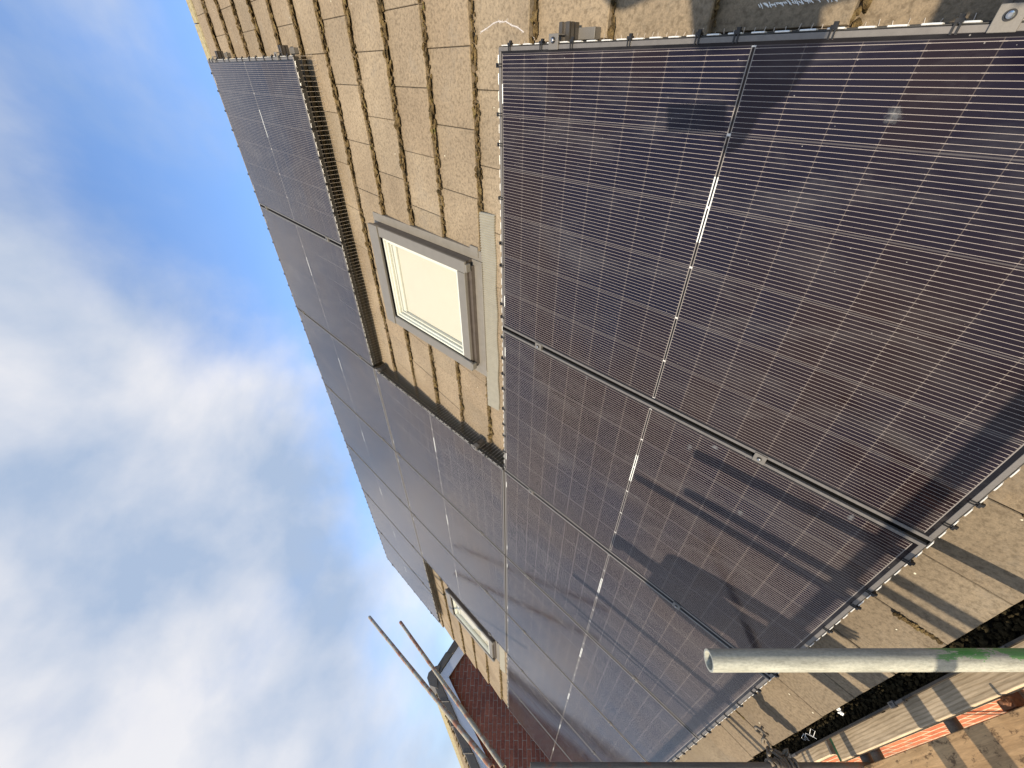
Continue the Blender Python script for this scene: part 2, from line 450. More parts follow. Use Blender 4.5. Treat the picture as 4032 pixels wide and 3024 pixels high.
# gutter, moss in it, brackets
M_GUT = simple('dark_gutter_plastic', (.02, .018, .016), .5, 0, .2, 40)
gy, gz, gr = -.0985, -.303, .057
gprof = [(gr * math.cos(a), gr * math.sin(a)) for a in [math.pi + i * math.pi / 14 for i in range(15)]]
gprof = gprof + [(x * .955, y * .955) for x, y in reversed(gprof)]
gb = MB(); gb.extrude(gprof, HW((-8.8, gy, gz)), HW((3.3, gy, gz)), (0, 1, 0), (0, 0, 1))
gb.box(-8.8, 3.3, gy-gr-.006, gy-gr+.002, gz-.008+5.2, gz+.004+5.2)
gut = gb.build('gutter', M_GUT, house)
gm_ = MB(); x = -6.2
while x < .2:
    for yy in range(10):
        y = gy - .043 + yy * .0098 + random.uniform(-.005, .005)
        s_ = random.uniform(.003, .009); h = gz - .020 + random.uniform(-.012, .010) - .012 * abs(yy - 4.5) / 4.5
        p = HW((x + random.uniform(-.006, .006), y, h)); gm_.blob(p, s_ * 1.2, s_, s_, .4)
    x += .010
M_DEB = simple('wet_moss_debris', (.028, .022, .011), 1.0, 0, .8, 38, .8, .1)
gm_.build('gutter_moss', M_DEB, gut)
for bxx in (-1.52, -2.04, -2.98, -3.9, -.5):
    kb = MB(); kb.tube([HW((bxx, gy + (gr+.004) * math.cos(a), gz + (gr+.004) * math.sin(a))) for a in [math.pi - .25 + i * (math.pi+.25) / 8 for i in range(9)]], .004, 6)
    kb.box(bxx-.012, bxx+.02, gy-gr-.014, gy-gr+.006, gz-.002+5.2, gz+.010+5.2); kb.box(bxx+.024, bxx+.07, gy-gr-.010, gy-gr-.001, gz-.004+5.2, gz+.008+5.2)
    kb.build('gutter_bracket', simple('bracket_grey', (.10, .095, .09), .4, .2), gut)

def brick_material(name, c1, c2, mor, rh=.075, bw=.225, axis='XZ', ms=.010, squash=1.0):
    mt, n, l, b = mat(name)
    o = n.new('ShaderNodeTexCoord').outputs['Object']
    sx = n.new('ShaderNodeSeparateXYZ'); l.new(o, sx.inputs[0]); cb = n.new('ShaderNodeCombineXYZ')
    l.new(sx.outputs[0 if axis == 'XZ' else 1], cb.inputs[0]); l.new(sx.outputs[2], cb.inputs[1])
    br = n.new('ShaderNodeTexBrick'); l.new(cb.outputs[0], br.inputs['Vector'])
    br.inputs['Scale'].default_value = 1; br.inputs['Brick Width'].default_value = bw; br.inputs['Row Height'].default_value = rh
    br.inputs['Mortar Size'].default_value = ms / 2; br.inputs['Mortar Smooth'].default_value = .15; br.inputs['Bias'].default_value = 0
    br.inputs['Color1'].default_value = (*c1, 1); br.inputs['Color2'].default_value = (*c2, 1); br.inputs['Mortar'].default_value = (*mor, 1)
    f = noise(n, l, o, 30, 6, .7); g = noise(n, l, o, 3.5, 3, .6)
    c = mixc(n, l, 1.0, br.outputs[0], ramp(n, l, f, [(.3, (.62,)*3), (.7, (1.3,)*3)]), 'MULTIPLY')
    c = mixc(n, l, 1.0, c, ramp(n, l, g, [(.3, (.75, .75, .78)), (.7, (1.2, 1.15, 1.1))]), 'MULTIPLY')
    l.new(c, b.inputs['Base Color']); b.inputs['Roughness'].default_value = .9
    h = fm('SUBTRACT', fm('MULTIPLY', f, .3, nodes=n, links=l), br.outputs[1], nodes=n, links=l); bump(n, l, b, h, .8, .006)
    return mt
M_BRICK = brick_material('orange_brick', (.44, .125, .06), (.52, .18, .09), (.58, .45, .31), .078, .215, ms=.016)
wb = MB(); wb.box(-8.68, 3.2, .08, .30, 0, 4.75)
wb.build('front_wall', M_BRICK, house)
gw = MB()                                                   # gable end under the verge
apx = RW(0, 5.60, -.22)
pts = [(-8.68, .30, 0), (-8.68, 7.9, 0), (-8.68, 7.9, apx.z-4.0+5.2), (-8.68, apx.y, apx.z+5.2), (-8.68, .30, RW(0, .5, -.22).z+5.2-.05)]
gw.add([p for p in pts] + [(p[0]+.22, p[1], p[2]) for p in pts], [(0,1,2,3,4), (9,8,7,6,5)] + [(i, 5+i, 5+(i+1)%5, (i+1)%5) for i in range(5)])
gw.build('gable_wall', brick_material('gable_brick', (.30, .09, .05), (.38, .13, .07), (.45, .38, .28), axis='YZ'), house)
sf = MB(); sf.box(-8.7, 3.2, -.035, .079, -.50+5.2, -.47+5.2); sf.box(-8.7, 3.2, -.038, -.012, -.469+5.2, -.31+5.2)
sf.build('fascia', simple('dark_fascia', (.05, .045, .04), .7), house)

# ------------------------------------------------------------------ roof windows (parts of the house)
M_ALU = simple('grey_window_aluminium', (.205, .188, .162), .42, .3, .05, 20)
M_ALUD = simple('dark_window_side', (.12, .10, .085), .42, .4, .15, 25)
M_ALUL = simple('lead_grey_flashing', (.22, .20, .17), .5, .25, .08, 25)
M_CREAM = simple('cream_blind', (.50, .485, .41), .9, 0, .02, 8)
M_WHITE = simple('white_sash', (.56, .57, .50), .5, 0, .04, 20)
M_SEAL_GAP = simple('black_seal_gap_shade', (.004, .004, .004), 1.0, spec=.03)  # window seal; also the painted shade in the panel gaps
def pane_mat():
    mt, n, l, b = mat('window_glass')
    b.inputs['Base Color'].default_value = (1, 1, 1, 1); b.inputs['Roughness'].default_value = .02
    b.inputs['Transmission Weight'].default_value = 0
    g = n.new('ShaderNodeBsdfGlossy'); g.inputs['Roughness'].default_value = .03
    t = n.new('ShaderNodeBsdfTransparent'); t.inputs[0].default_value = (.985, .98, .965, 1)
    fr = n.new('ShaderNodeFresnel'); fr.inputs[0].default_value = 1.45
    mx = n.new('ShaderNodeMixShader'); ge = n.new('ShaderNodeNewGeometry'); l.new(fm('MULTIPLY', fr.outputs[0], fm('SUBTRACT', 1.0, ge.outputs['Backfacing'], nodes=n, links=l), nodes=n, links=l), mx.inputs[0]); l.new(t.outputs[0], mx.inputs[1]); l.new(g.outputs[0], mx.inputs[2])
    l.new(mx.outputs[0], n['Material Output'].inputs[0]); n.remove(b)
    return mt
M_GLASS = pane_mat()
def roof_window(u0, u1, v0, v1):
    top = -.038
    def bx(mb, ua, ub, va, vb, na, nb, mi=0):
        mb.hexa([HR(ub, va, na), HR(ua, va, na), HR(ua, vb, na), HR(ub, vb, na), HR(ub, va, nb), HR(ua, va, nb), HR(ua, vb, nb), HR(ub, vb, nb)], mi)
    body = MB()
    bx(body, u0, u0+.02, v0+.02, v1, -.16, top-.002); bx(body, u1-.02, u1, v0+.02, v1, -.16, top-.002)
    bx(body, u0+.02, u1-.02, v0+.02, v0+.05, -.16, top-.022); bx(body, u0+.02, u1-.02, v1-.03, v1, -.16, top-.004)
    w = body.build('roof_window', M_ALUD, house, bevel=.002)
    w['label'] = 'grey framed roof window with cream blind, set in the tiled gap among the solar panels' if u0 < 3 else 'far roof window beyond the panels, seen at a shallow angle'
    cv = MB()                                               # top covers of the frame and sash
    bx(cv, u0-.004, u0+.062, v0+.005, v1-.105, top-.012, top+.004); bx(cv, u1-.062, u1+.004, v0+.005, v1-.105, top-.012, top+.004)
    bx(cv, u0+.070, u1-.070, v0+.022, v0+.088, top-.030, top-.006)
    bx(cv, u0-.006, u1+.006, v1-.10, v1+.012, top-.014, top+.010)
    bx(cv, u0+.01, u0+.055, v0-.008, v0+.008, top-.03, top+.002); bx(cv, u1-.055, u1-.01, v0-.008, v0+.008, top-.03, top+.002)
    for vv in (v0 + .50, v0 + .78):
        pass
    cv.build('window_cover', M_ALU, w, bevel=.003)
    lip = MB(); bx(lip, u0+.03, u1-.03, v0-.002, v0+.018, -.13, top-.035); lip.build('lower_rail', M_ALUD, w, bevel=.002)
    lip = MB(); bx(lip, u0+.07, u1-.07, v1-.118, v1-.104, top-.03, top-.004); lip.build('upper_seal', M_SEAL_GAP, w)
    ss = MB()
    a, b_, c_, d_ = u0+.068, u1-.068, v0+.092, v1-.118
    for s_, dp in ((0, .012), (.014, .026), (.030, .042)):
        bx(ss, a+s_, b_-s_, c_+s_, c_+s_+.013, -.115, top-dp); bx(ss, a+s_, b_-s_, d_-s_-.013, d_-s_, -.115, top-dp)
        bx(ss, a+s_, a+s_+.013, c_+s_+.013, d_-s_-.013, -.115, top-dp); bx(ss, b_-s_-.013, b_-s_, c_+s_+.013, d_-s_-.013, -.115, top-dp)
    ss.build('sash', M_WHITE, w, bevel=.0015)
    g = MB(); bx(g, a+.012, b_-.012, c_+.012, d_-.012, top-.034, top-.030); g.build('window_pane', M_GLASS, w)
    bl = MB(); bx(bl, a+.046, b_-.046, c_+.045, d_-.045, -.105, -.101); bl.build('blind', M_CREAM, w)
    br_ = MB(); bx(br_, a+.046, b_-.046, d_-.085, d_-.05, -.100, -.085); br_.build('blind_cassette', M_WHITE, w, bevel=.003)
    fl = MB(); N_ = tile_top
    bx(fl, u0-.055, u0-.001, v0-.06, v1+.06, -.128, -.106); bx(fl, u1+.001, u1+.055, v0-.06, v1+.06, -.128, -.106)
    bx(fl, u0-.0005, u1+.0005, v0-.062, v0+.019, -.125, -.100); bx(fl, u0-.0005, u1+.0005, v1+.001, v1+.06, -.125, -.104)
    bx(fl, u0-.075, u0-.02, v0-.035, v0+.03, -.106, -.099)
    fl.build('flashing', M_ALUL, w, bevel=.002)
    ap = MB(); ua, ub = u0 - .26, u1 + .30; nst = int((ub - ua) / .0065); va, vb = v0 - .155, v0 - .055
    for i in range(nst + 1):
        uu = ua + (ub - ua) * i / nst; z = .0032 * (1 if i % 2 else -1)
        ap.v += [tuple(HR(uu, va + .004 * math.sin(i * .13), -.1175 + z)), tuple(HR(uu, vb, -.1075 + z)), tuple(HR(uu, va + .004 * math.sin(i * .13), -.1255 + z)), tuple(HR(uu, vb, -.1155 + z))]
        if i: 
            o = 4 * (i - 1)
            for f in ((o, o+4, o+5, o+1), (o+2, o+3, o+7, o+6), (o, o+2, o+6, o+4), (o+1, o+5, o+7, o+3)): ap.f.append(f); ap.mi.append(0)
    ap.build('lead_apron', simple('pale_pleated_apron', (.29, .27, .215), .55, .1, .08, 30), w)
    return w
roof_window(.888, 1.612, 2.085, 3.09)
roof_window(6.14, 6.85, 2.085, 3.09)

# ------------------------------------------------------------------ solar panels
def make_panel():
    e = roof_empty('solar_panel', 0, 0)
    fb = MB(); lw, ls, h = .0115, .0120, .030
    fb.box(-lw, 0, 0, PL, -h, 0); fb.box(-PW, -PW+lw, 0, PL, -h, 0)
    fb.box(-PW+lw, -lw, 0, ls, -h, -.0004); fb.box(-PW+lw, -lw, PL-ls, PL, -h, -.0004)
    fb.build('frame', M_FRAME, e, bevel=.0007, seg=1)
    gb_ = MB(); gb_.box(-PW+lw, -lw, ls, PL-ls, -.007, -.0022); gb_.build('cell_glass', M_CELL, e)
    jb = MB(); jb.box(-PW*.5-.05, -PW*.5+.05, PL*.5-.03, PL*.5+.03, -.026, -.0075); jb.build('junction_box', M_BLACK, e)
    return e
proto = make_panel()
ordn = ['first', 'second', 'third', 'fourth', 'fifth', 'sixth', 'seventh']
rows = [(0, range(7), 'bottom'), (1, range(2, 5), 'middle'), (2, range(7), 'top')]
desc = {(0,0): 'black solar panel nearest the camera, filling the lower right of the roof',
        (0,6): 'last black solar panel of the bottom row, mirroring the brick gable',
        (1,2): 'middle row solar panel beside the near roof window',
        (1,3): 'central solar panel of the three in the middle row',
        (1,4): 'middle row solar panel bordering the far roof window gap',
        (2,0): 'top row solar panel at the near end, with rail stubs beside it',
        (2,6): 'top row solar panel at the far verge end against the sky'}
first = True
for r, cols, nm in rows:
    for c in cols:
        p = proto if first else copy_tree(proto); first = False
        p.location = RW(c * (PW + GU), r * (PL + GV), 0)
        p['label'] = desc.get((r, c), '%s black solar panel of the %s row counted from the near end' % (ordn[c], nm))
        p['category'] = 'solar panel'; p['group'] = 'solar panels in three rows on the roof'
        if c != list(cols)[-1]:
            sb_ = MB(); sb_.box(-PW-GU+.0005, -PW-.0005, .002, PL-.002, -.014, -.0105); sb_.build('gap_shade_strip', M_SEAL_GAP, p)  # black strip added in the seam, painted shade for the gap
# smudges on the glass of the nearest panels
def smudge_mat():
    mt, n, l, b = mat('chalky_smudge')
    g = n.new('ShaderNodeTexCoord').outputs['Object']
    f = noise(n, l, g, 60, 6, .75); g2 = n.new('ShaderNodeTexCoord').outputs['Generated']
    d = n.new('ShaderNodeVectorMath'); d.operation = 'DISTANCE'; fz = n.new('ShaderNodeVectorMath'); fz.operation = 'MULTIPLY'; fz.inputs[1].default_value = (1, 1, 0); l.new(g2, fz.inputs[0]); l.new(fz.outputs[0], d.inputs[0]); d.inputs[1].default_value = (.5, .5, 0)
    k = fm('SUBTRACT', fm('MULTIPLY', f, 1.5, nodes=n, links=l), fm('MULTIPLY', d.outputs['Value'], 1.5, nodes=n, links=l), nodes=n, links=l)
    mr_ = n.new('ShaderNodeMapRange'); mr_.inputs[1].default_value = .22; mr_.inputs[2].default_value = .95; mr_.inputs[4].default_value = .22; l.new(k, mr_.inputs[0])
    l.new(mr_.outputs[0], b.inputs['Alpha']); b.inputs['Base Color'].default_value = (.36, .39, .41, 1); b.inputs['Roughness'].default_value = .8
    return mt
M_SM = smudge_mat()
for (u, v, a, b_, rz) in ((1.262, .690, .030, .013, .3), (1.200, .606, .020, .016, 1.1), (1.437, .43, .026, .010, .35), (1.195, .169, .022, .010, .4), (.144, .555, .028, .022, .5), (1.186, 1.206, .014, .010, .2)):
    c = 0 if u < 1.14 else 1
    par = [o for o in bpy.data.objects if o.name.startswith('solar_panel') and abs(o.location.x + c*(PW+GU)) < .01 and abs(o.location.y) < .01][0]
    sm = MB(); uu, vv = u - c*(PW+GU), v
    ring = [(math.cos(t)*a*random.uniform(.8, 1.2), math.sin(t)*b_*random.uniform(.8, 1.2)) for t in [i*math.pi/6 for i in range(12)]]
    R2 = Matrix.Rotation(rz, 2)
    vs = [R2 @ Vector(q) for q in ring]
    sm.add([(-uu + q.x, vv + q.y, -.0016) for q in vs] + [(-uu + q.x, vv + q.y, -.0020) for q in vs], [tuple(range(12)), tuple(reversed(range(12, 24)))] + [(i, 12+i, 12+(i+1)%12, (i+1)%12) for i in range(12)])
    sm.build('smudge', M_SM, par)

# ------------------------------------------------------------------ rails under the panels
def rail(v, ua, ub, label):
    e = roof_empty('mounting_rail', ua, v, -.0305, label=label, cat='rail', group='mounting rails under the solar panels')
    w = .021; prof = [(-w, -.050), (w, -.050), (w, -.034), (w-.006, -.034), (w-.006, -.026), (w, -.026), (w, -.012), (w-.004, -.012), (w-.004, -.006), (w, -.006), (w, 0),
            (.008, 0), (.008, -.010), (-.008, -.010), (-.008, 0), (-w, 0), (-w, -.006), (-w+.004, -.006), (-w+.004, -.012), (-w, -.012), (-w, -.026), (-w+.006, -.026), (-w+.006, -.034), (-w, -.034)]
    mb = MB(); mb.extrude(prof, (0, 0, 0), (-(ub-ua), 0, 0), (0, 1, 0), (0, 0, 1))
    mb.build('rail_bar', M_RAIL, e)
    return e
RV = {0: (.463, 1.492), 1: (2.078, 3.462), 2: (3.795, 5.115)}
rail(.463, -.052, 8.10, 'lower mounting rail of the bottom row, its dark end by the near clamp')
rail(1.492, -.056, 8.10, 'upper mounting rail of the bottom row, ribbed end sticking out onto the tiles')
rail(2.078, 2.28, 5.80, 'lower mounting rail of the middle row, its end behind the wire mesh')
rail(3.462, 2.28, 5.80, 'upper mounting rail of the middle row, ending under the top row corner')
rail(3.795, -.062, 8.10, 'lower mounting rail of the top row, black ribbed end on the tiles')
rail(5.115, -.062, 8.10, 'upper mounting rail of the top row, black ribbed end near the ridge')
def hook(u, v, label):
    e = roof_empty('roof_hook', u, v, -.11, label=label, cat='roof hook', group='roof hooks below the rail ends')
    mb = MB(); mb.box(-.015, .015, -.055, -.035, -.008, .03); mb.box(-.015, .015, -.055, .02, .024, .0295)
    mb.build('hook_strap', M_CLAMP, e, bevel=.001); return e
hook(-.028, 1.462, 'grey roof hook strap beside the ribbed rail end of the bottom row')
hook(-.035, 3.752, 'grey roof hook strap below the lower rail end of the top row')
hook(-.035, 5.07, 'small grey roof hook by the rail end nearest the ridge')

# ------------------------------------------------------------------ clamps
def make_mid():
    e = roof_empty('mid_clamp', 0, 0)
    mb = MB(); mb.box(-.019, .019, -.020, .020, .0004, .0046); mb.box(-.009, .009, -.019, .019, -.045, .0004)
    mb.build('clamp_plate', M_CLAMP, e, bevel=.0008, seg=1)
    b = MB(); b.tube([(0, 0, .0046), (0, 0, .0075)], .0078, 18); b.build('washer', M_BLACK, e, smooth=False)
    b = MB(); b.tube([(0, 0, .0075), (0, 0, .0115), (0, 0, .013)], [.0058, .0055, .003], 14); b.build('bolt', M_BOLT, e)
    return e
def make_end():
    e = roof_empty('end_clamp', 0, 0)
    mb = MB(); mb.box(-.013, .0265, -.0195, .0195, .0004, .0046); mb.box(.004, .0085, -.0195, .0195, -.0305, .0004); mb.box(.0225, .0265, -.0195, .0195, -.030, .0004)
    mb.build('clamp_plate', M_CLAMP, e, bevel=.0008, seg=1)
    b = MB(); b.tube([(.0105, 0, .0046), (.0105, 0, .0072)], .0085, 18); b.build('washer', M_BLACK, e)
    b = MB(); b.tube([(.0105, 0, .0072), (.0105, 0, .0112), (.0105, 0, .0125)], [.0058, .0055, .003], 14); b.build('bolt', M_BOLT, e)
    return e
midp, endp = make_mid(), make_end(); fm_, fe_ = True, True
lo = {0: 'lower', 1: 'upper'}
for r, cols, nm in rows:
    cols = list(cols)
    for q, v in enumerate(RV[r]):
        for c in cols[:-1]:
            o = midp if fm_ else copy_tree(midp); fm_ = False
            o.location = RW((c+1)*(PW+GU) - GU/2, v + (.013 if r == 0 and q == 1 else 0), 0)
            o['label'] = 'mid clamp joining %s and %s panels of the %s row on its %s rail' % (ordn[c-cols[0]], ordn[c+1-cols[0]], nm, lo[q])
            o['category'] = 'panel clamp'; o['group'] = 'grey mid clamps between the panels'
        for end in (0, 1):
            o = endp if fe_ else copy_tree(endp); fe_ = False
            u = cols[0]*(PW+GU) if end == 0 else cols[-1]*(PW+GU) + PW
            o.location = RW(u, v + (.013 if r == 0 and q == 1 else 0), 0)
            if end: o.rotation_euler = (PITCH, 0, 0); o.rotation_euler.rotate_axis('Z', math.pi)
            o['label'] = '%s end clamp on the %s rail of the %s panel row' % ('far' if end else 'near', lo[q], nm)
            o['category'] = 'panel clamp'; o['group'] = 'end clamps at the ends of the panel rows'

# ------------------------------------------------------------------ wire bird mesh round the array
M_WIRE_SHADED = simple('shaded_wire', (.03, .028, .025), .5, .1, .2, 80)  # dark copy of the wire tone, shade put into the long wires
def mesh_strip(u0, v0, direction, length, outward, label, clips=None, top=-.027, tip=.012):
    """direction/outward are unit vectors in (u, v)."""
    e = roof_empty('bird_mesh', u0, v0, 0, label=label, cat='bird mesh', group='wire bird mesh along the panel edges')
    du, dv = direction; ou, ov = outward
    def P(t, o, n): return (-(du*t + ou*o), dv*t + ov*o, n)
    def tile_n(t, o):
        return tile_top(v0 + dv*t + ov*o) + .003
    wb_ = MB(); wd_ = MB(); t = .012
    while t < length:
        j = random.uniform(-.0012, .0012); nb = tile_n(t, .006)
        pts = [P(t, .004, top), P(t + j, .007, nb + .02), P(t + j*2, .010, nb), P(t + j*3 + random.uniform(-.004, .004), .010 + tip * random.uniform(.75, 1.3), nb - .001)]
        wb_.tube(pts, .0010, 4, False); t += .0265
    wd_.add([P(0, .0012, -.004), P(length, .0012, -.004), P(length, .0016, -.034), P(0, .0016, -.034), P(0, .0032, -.004), P(length, .0032, -.004), P(length, .0036, -.034), P(0, .0036, -.034)], [(0,1,2,3),(7,6,5,4),(0,4,5,1),(3,2,6,7)])  # dark strip added over the frame side, above the long wires
    for off in (.046, .082):
        pts = []; t = 0
        while t <= length + .001:
            pts.append(P(min(t, length), .0055 + off * .03, -off + random.uniform(-.0006, .0006))); t += .106
        wd_.tube(pts, .00085, 4, False)
    wb_.build('wire_grid', M_WIRE, e); wd_.build('long_wires_dark_strip', M_WIRE_SHADED, e)
    lp = MB(); t = .02
    while t < length - .02:
        ln = .033 + random.uniform(-.003, .003); b_ = random.uniform(-.0006, .0006)
        lp.tube([P(t, .0040, -.010), P(t + .002, .0046 + b_, -.0034), P(t + ln*.5, .0048 + b_, -.0030), P(t + ln - .002, .0046 + b_, -.0034), P(t + ln, .0040, -.010)], .0017, 6)
        t += .053
    lp.build('top_loop_wire', M_WIRE_SUNLIT, e)
    if clips is None:
        clips = []; t = random.uniform(.08, .2)
        while t < length: clips.append(t); t += random.uniform(.12, .24)
    for q, t in enumerate(clips[:90]):
        cb_ = MB()
        def bx(t0, t1, o0, o1, n0, n1):
            a = [P(t0, o0, n0), P(t1, o0, n0), P(t1, o1, n0), P(t0, o1, n0), P(t0, o0, n1), P(t1, o0, n1), P(t1, o1, n1), P(t0, o1, n1)]
            cb_.hexa(a)
        bx(t-.0058, t-.0022, -.0135, .006, .0004, .0026); bx(t+.0022, t+.0058, -.0135, .006, .0004, .0026)
        bx(t-.0068, t+.0068, .004, .0105, -.012, .0042); bx(t-.0045, t+.0045, .010, .0165, -.009, -.002)
        cb_.build('mesh_clip', M_BLACK, e)
    return e
Wf = lambda c: c*(PW+GU)
mesh_strip(0, 0, (1, 0), Wf(6)+PW, (0, -1), 'bird mesh along the eave side of the bottom panel row',
           [.10, .31, .52, .71, .953, 1.054, 1.245, 1.448, 1.549, 1.749, 2.05, 2.245, 2.456, 2.506, 2.706, 2.915, 3.07, 3.25, 3.36, 3.55, 3.7, 3.84, 4.0, 4.12, 4.3, 4.52, 4.7, 4.95, 5.2, 5.5, 5.75, 6.0, 6.3, 6.6, 6.9, 7.2, 7.5, 7.8])
mesh_strip(0, 0, (0, 1), PL, (-1, 0), 'bird mesh on the near side edge of the closest panel', [.18, .33, .528, .729, .931, 1.028, 1.228, 1.433, 1.559, 1.706])
mesh_strip(0, PL, (1, 0), Wf(1)+PW, (0, 1), 'bird mesh on the upper edge of the bottom row under the near roof window', [.051, .2, .301, .502, .697, .803, 1.005, 1.08, 1.203, 1.341, 1.45, 1.56, 1.72, 1.85, 1.95, 2.10, 2.25])
mesh_strip(Wf(2), PL+GV, (0, 1), PL, (-1, 0), 'bird mesh hanging on the side of the middle row facing the near roof window')
mesh_strip(0, 2*(PL+GV), (1, 0), Wf(1)+PW, (0, -1), 'bird mesh below the top row above the near roof window', tip=.022)
mesh_strip(0, 2*(PL+GV), (0, 1), PL, (-1, 0), 'bird mesh on the near side edge of the top row', [.08, .2, .33, .47, .62, .75, .9, 1.02, 1.2, 1.32, 1.5, 1.62, 1.7])
mesh_strip(0, 2*(PL+GV)+PL, (1, 0), Wf(6)+PW, (0, 1), 'bird mesh along the ridge side of the top row')
mesh_strip(Wf(5), 2*(PL+GV), (1, 0), Wf(1)+PW, (0, -1), 'bird mesh below the top row above the far roof window')
mesh_strip(Wf(4)+PW, PL+GV, (0, 1), PL, (1, 0), 'bird mesh on the side of the middle row facing the far roof window')
mesh_strip(Wf(5), PL, (1, 0), Wf(1)+PW, (0, 1), 'bird mesh on the upper edge of the bottom row under the far roof window')
mesh_strip(Wf(6)+PW, 0, (0, 1), PL, (1, 0), 'bird mesh on the far end of the bottom row')
mesh_strip(Wf(6)+PW, 2*(PL+GV), (0, 1), PL, (1, 0), 'bird mesh on the far end of the top row')

# ------------------------------------------------------------------ scaffold
def pole_material(name, base, rust=0.0, green=None):
    mt, n, l, b = mat(name)
    g = n.new('ShaderNodeNewGeometry').outputs['Position']
    a = noise(n, l, g, 55, 6, .75, (1, 1, .12)); f = noise(n, l, g, 260, 3, .7, (1, 1, .4)); k = noise(n, l, g, 9, 4, .6)
    c = ramp(n, l, a, [(.28, tuple(x*.62 for x in base)), (.5, base), (.75, tuple(min(1, x*1.22) for x in base))])
    c = mixc(n, l, 1.0, c, ramp(n, l, f, [(.32, (.78,)*3), (.6, (1.08,)*3)]), 'MULTIPLY')
    if rust:
        mr_ = n.new('ShaderNodeMapRange'); mr_.inputs[1].default_value = .62 - rust; mr_.inputs[2].default_value = .72 - rust; l.new(k, mr_.inputs[0])
        c = mixc(n, l, mr_.outputs[0], c, (.34, .15, .085))
    if green:
        sx = n.new('ShaderNodeSeparateXYZ'); l.new(g, sx.inputs[0]); z0, z1 = green
        F = lambda op, a_, b_=None: fm(op, a_, b_, nodes=n, links=l)
        wob = F('MULTIPLY', F('SUBTRACT', a, .5), .34)
        zz = F('ADD', sx.outputs[2], wob); xx = F('ADD', F('ADD', F('MULTIPLY', sx.outputs[0], .789), F('MULTIPLY', sx.outputs[1], .614)), F('ADD', F('MULTIPLY', F('SUBTRACT', f, .5), .03), F('MULTIPLY', F('SUBTRACT', k, .5), .05)))
        mk = F('MULTIPLY', F('MULTIPLY', F('GREATER_THAN', zz, z0), F('LESS_THAN', zz, z1)), F('GREATER_THAN', xx, -1.100))
        c = mixc(n, l, F('MULTIPLY', mk, F('MULTIPLY', a, 1.7)), c, (.07, .30, .06))
    l.new(c, b.inputs['Base Color']); b.inputs['Roughness'].default_value = .55; b.inputs['Metallic'].default_value = .15
    bump(n, l, b, f, .25, .001)
    return mt
M_POLE = pole_material('galvanised_tube', (.46, .44, .36))
M_POLEG = pole_material('galvanised_tube_green_paint', (.47, .47, .395), 0, (-.55, .16))
M_POLER = pole_material('rusty_tube', (.40, .36, .27), .13)
M_POLED = pole_material('dull_tube', (.20, .18, .15), .03)
def pole(name, a, b, r, mt, label, group=None, cat='scaffold pole', hollow=True):
    a, b = Vector(a), Vector(b); e = empty(name, a, label=label, cat=cat, group=group)
    d = b - a; mb = MB(); ax = d.normalized(); ref = ax.orthogonal().normalized(); bb = ax.cross(ref); sg = 28
    t = .0042
    rings = [(0, r - t), (0, r), (1, r), (1, r - t)] if hollow else [(0, r), (1, r)]
    o = 0
    for f, rr in rings + ([(.0, r - t)] if hollow else []):
        for k in range(sg):
            an = 2*math.pi*k/sg; mb.v.append(tuple(d*f + (ref*math.cos(an) + bb*math.sin(an))*rr))
    nr = len(rings) + (1 if hollow else 0)
    for i in range(nr - 1):
        for k in range(sg):
            k2 = (k+1) % sg; mb.f.append((i*sg+k, i*sg+k2, (i+1)*sg+k2, (i+1)*sg+k)); mb.mi.append(0)
    ob = mb.build('tube', mt, e, smooth=True)
    md = ob.modifiers.new('es', 'EDGE_SPLIT'); md.split_angle = R_(40)
    return e
pole('scaffold_pole', (-1.1915, -.2645, -5.1), (-1.2046, -.27224, .7242), .0243, M_POLEG, 'pale galvanised upright pole with open top and smeared green paint, nearest the camera')
pole('scaffold_pole', (-2.7415, -.241, -5.1), (-2.7453, -.241, 1.112), .0243, M_POLED, 'dull upright scaffold pole with rope tied round it at the gutter')
pole('scaffold_pole', (-4.8668, .0731, 1.3696), (-7.1583, 2.2218, 3.5376), .0243, M_POLER, 'longer sloping pole with rusty end, crossing the sky outermost', 'sloping scaffold poles against the sky')
pole('scaffold_pole', (-5.4146, .1536, 1.2720), (-7.2232, 2.1705, 3.0273), .0243, M_POLER, 'shorter sloping pole with rusty end, crossing the neighbouring gable', 'sloping scaffold poles against the sky')
# outer uprights and guard rails behind the camera: their shadows fall across the panels
for i, (x, zt, r) in enumerate(((-1.318, 1.10, .0243), (-1.398, 1.31, .0243), (-3.03, 1.59, .018), (-3.09, 1.45, .012), (1.3, 1.4, .0243))):
    pole('scaffold_pole', (x, -1.42, -5.1), (x, -1.42, zt), r, M_POLE, 'outer upright behind the camera, its shadow falls on the panels (%s)' % ordn[i], 'outer scaffold uprights')
for i, z in enumerate((.575, .11)):
    pole('guard_rail', (-6.5, -1.475, z), (2.6, -1.475, z), .0243, M_POLE, '%s horizontal guard rail behind the camera' % ('upper' if i == 0 else 'lower'), 'guard rails of the scaffold', 'guard rail')

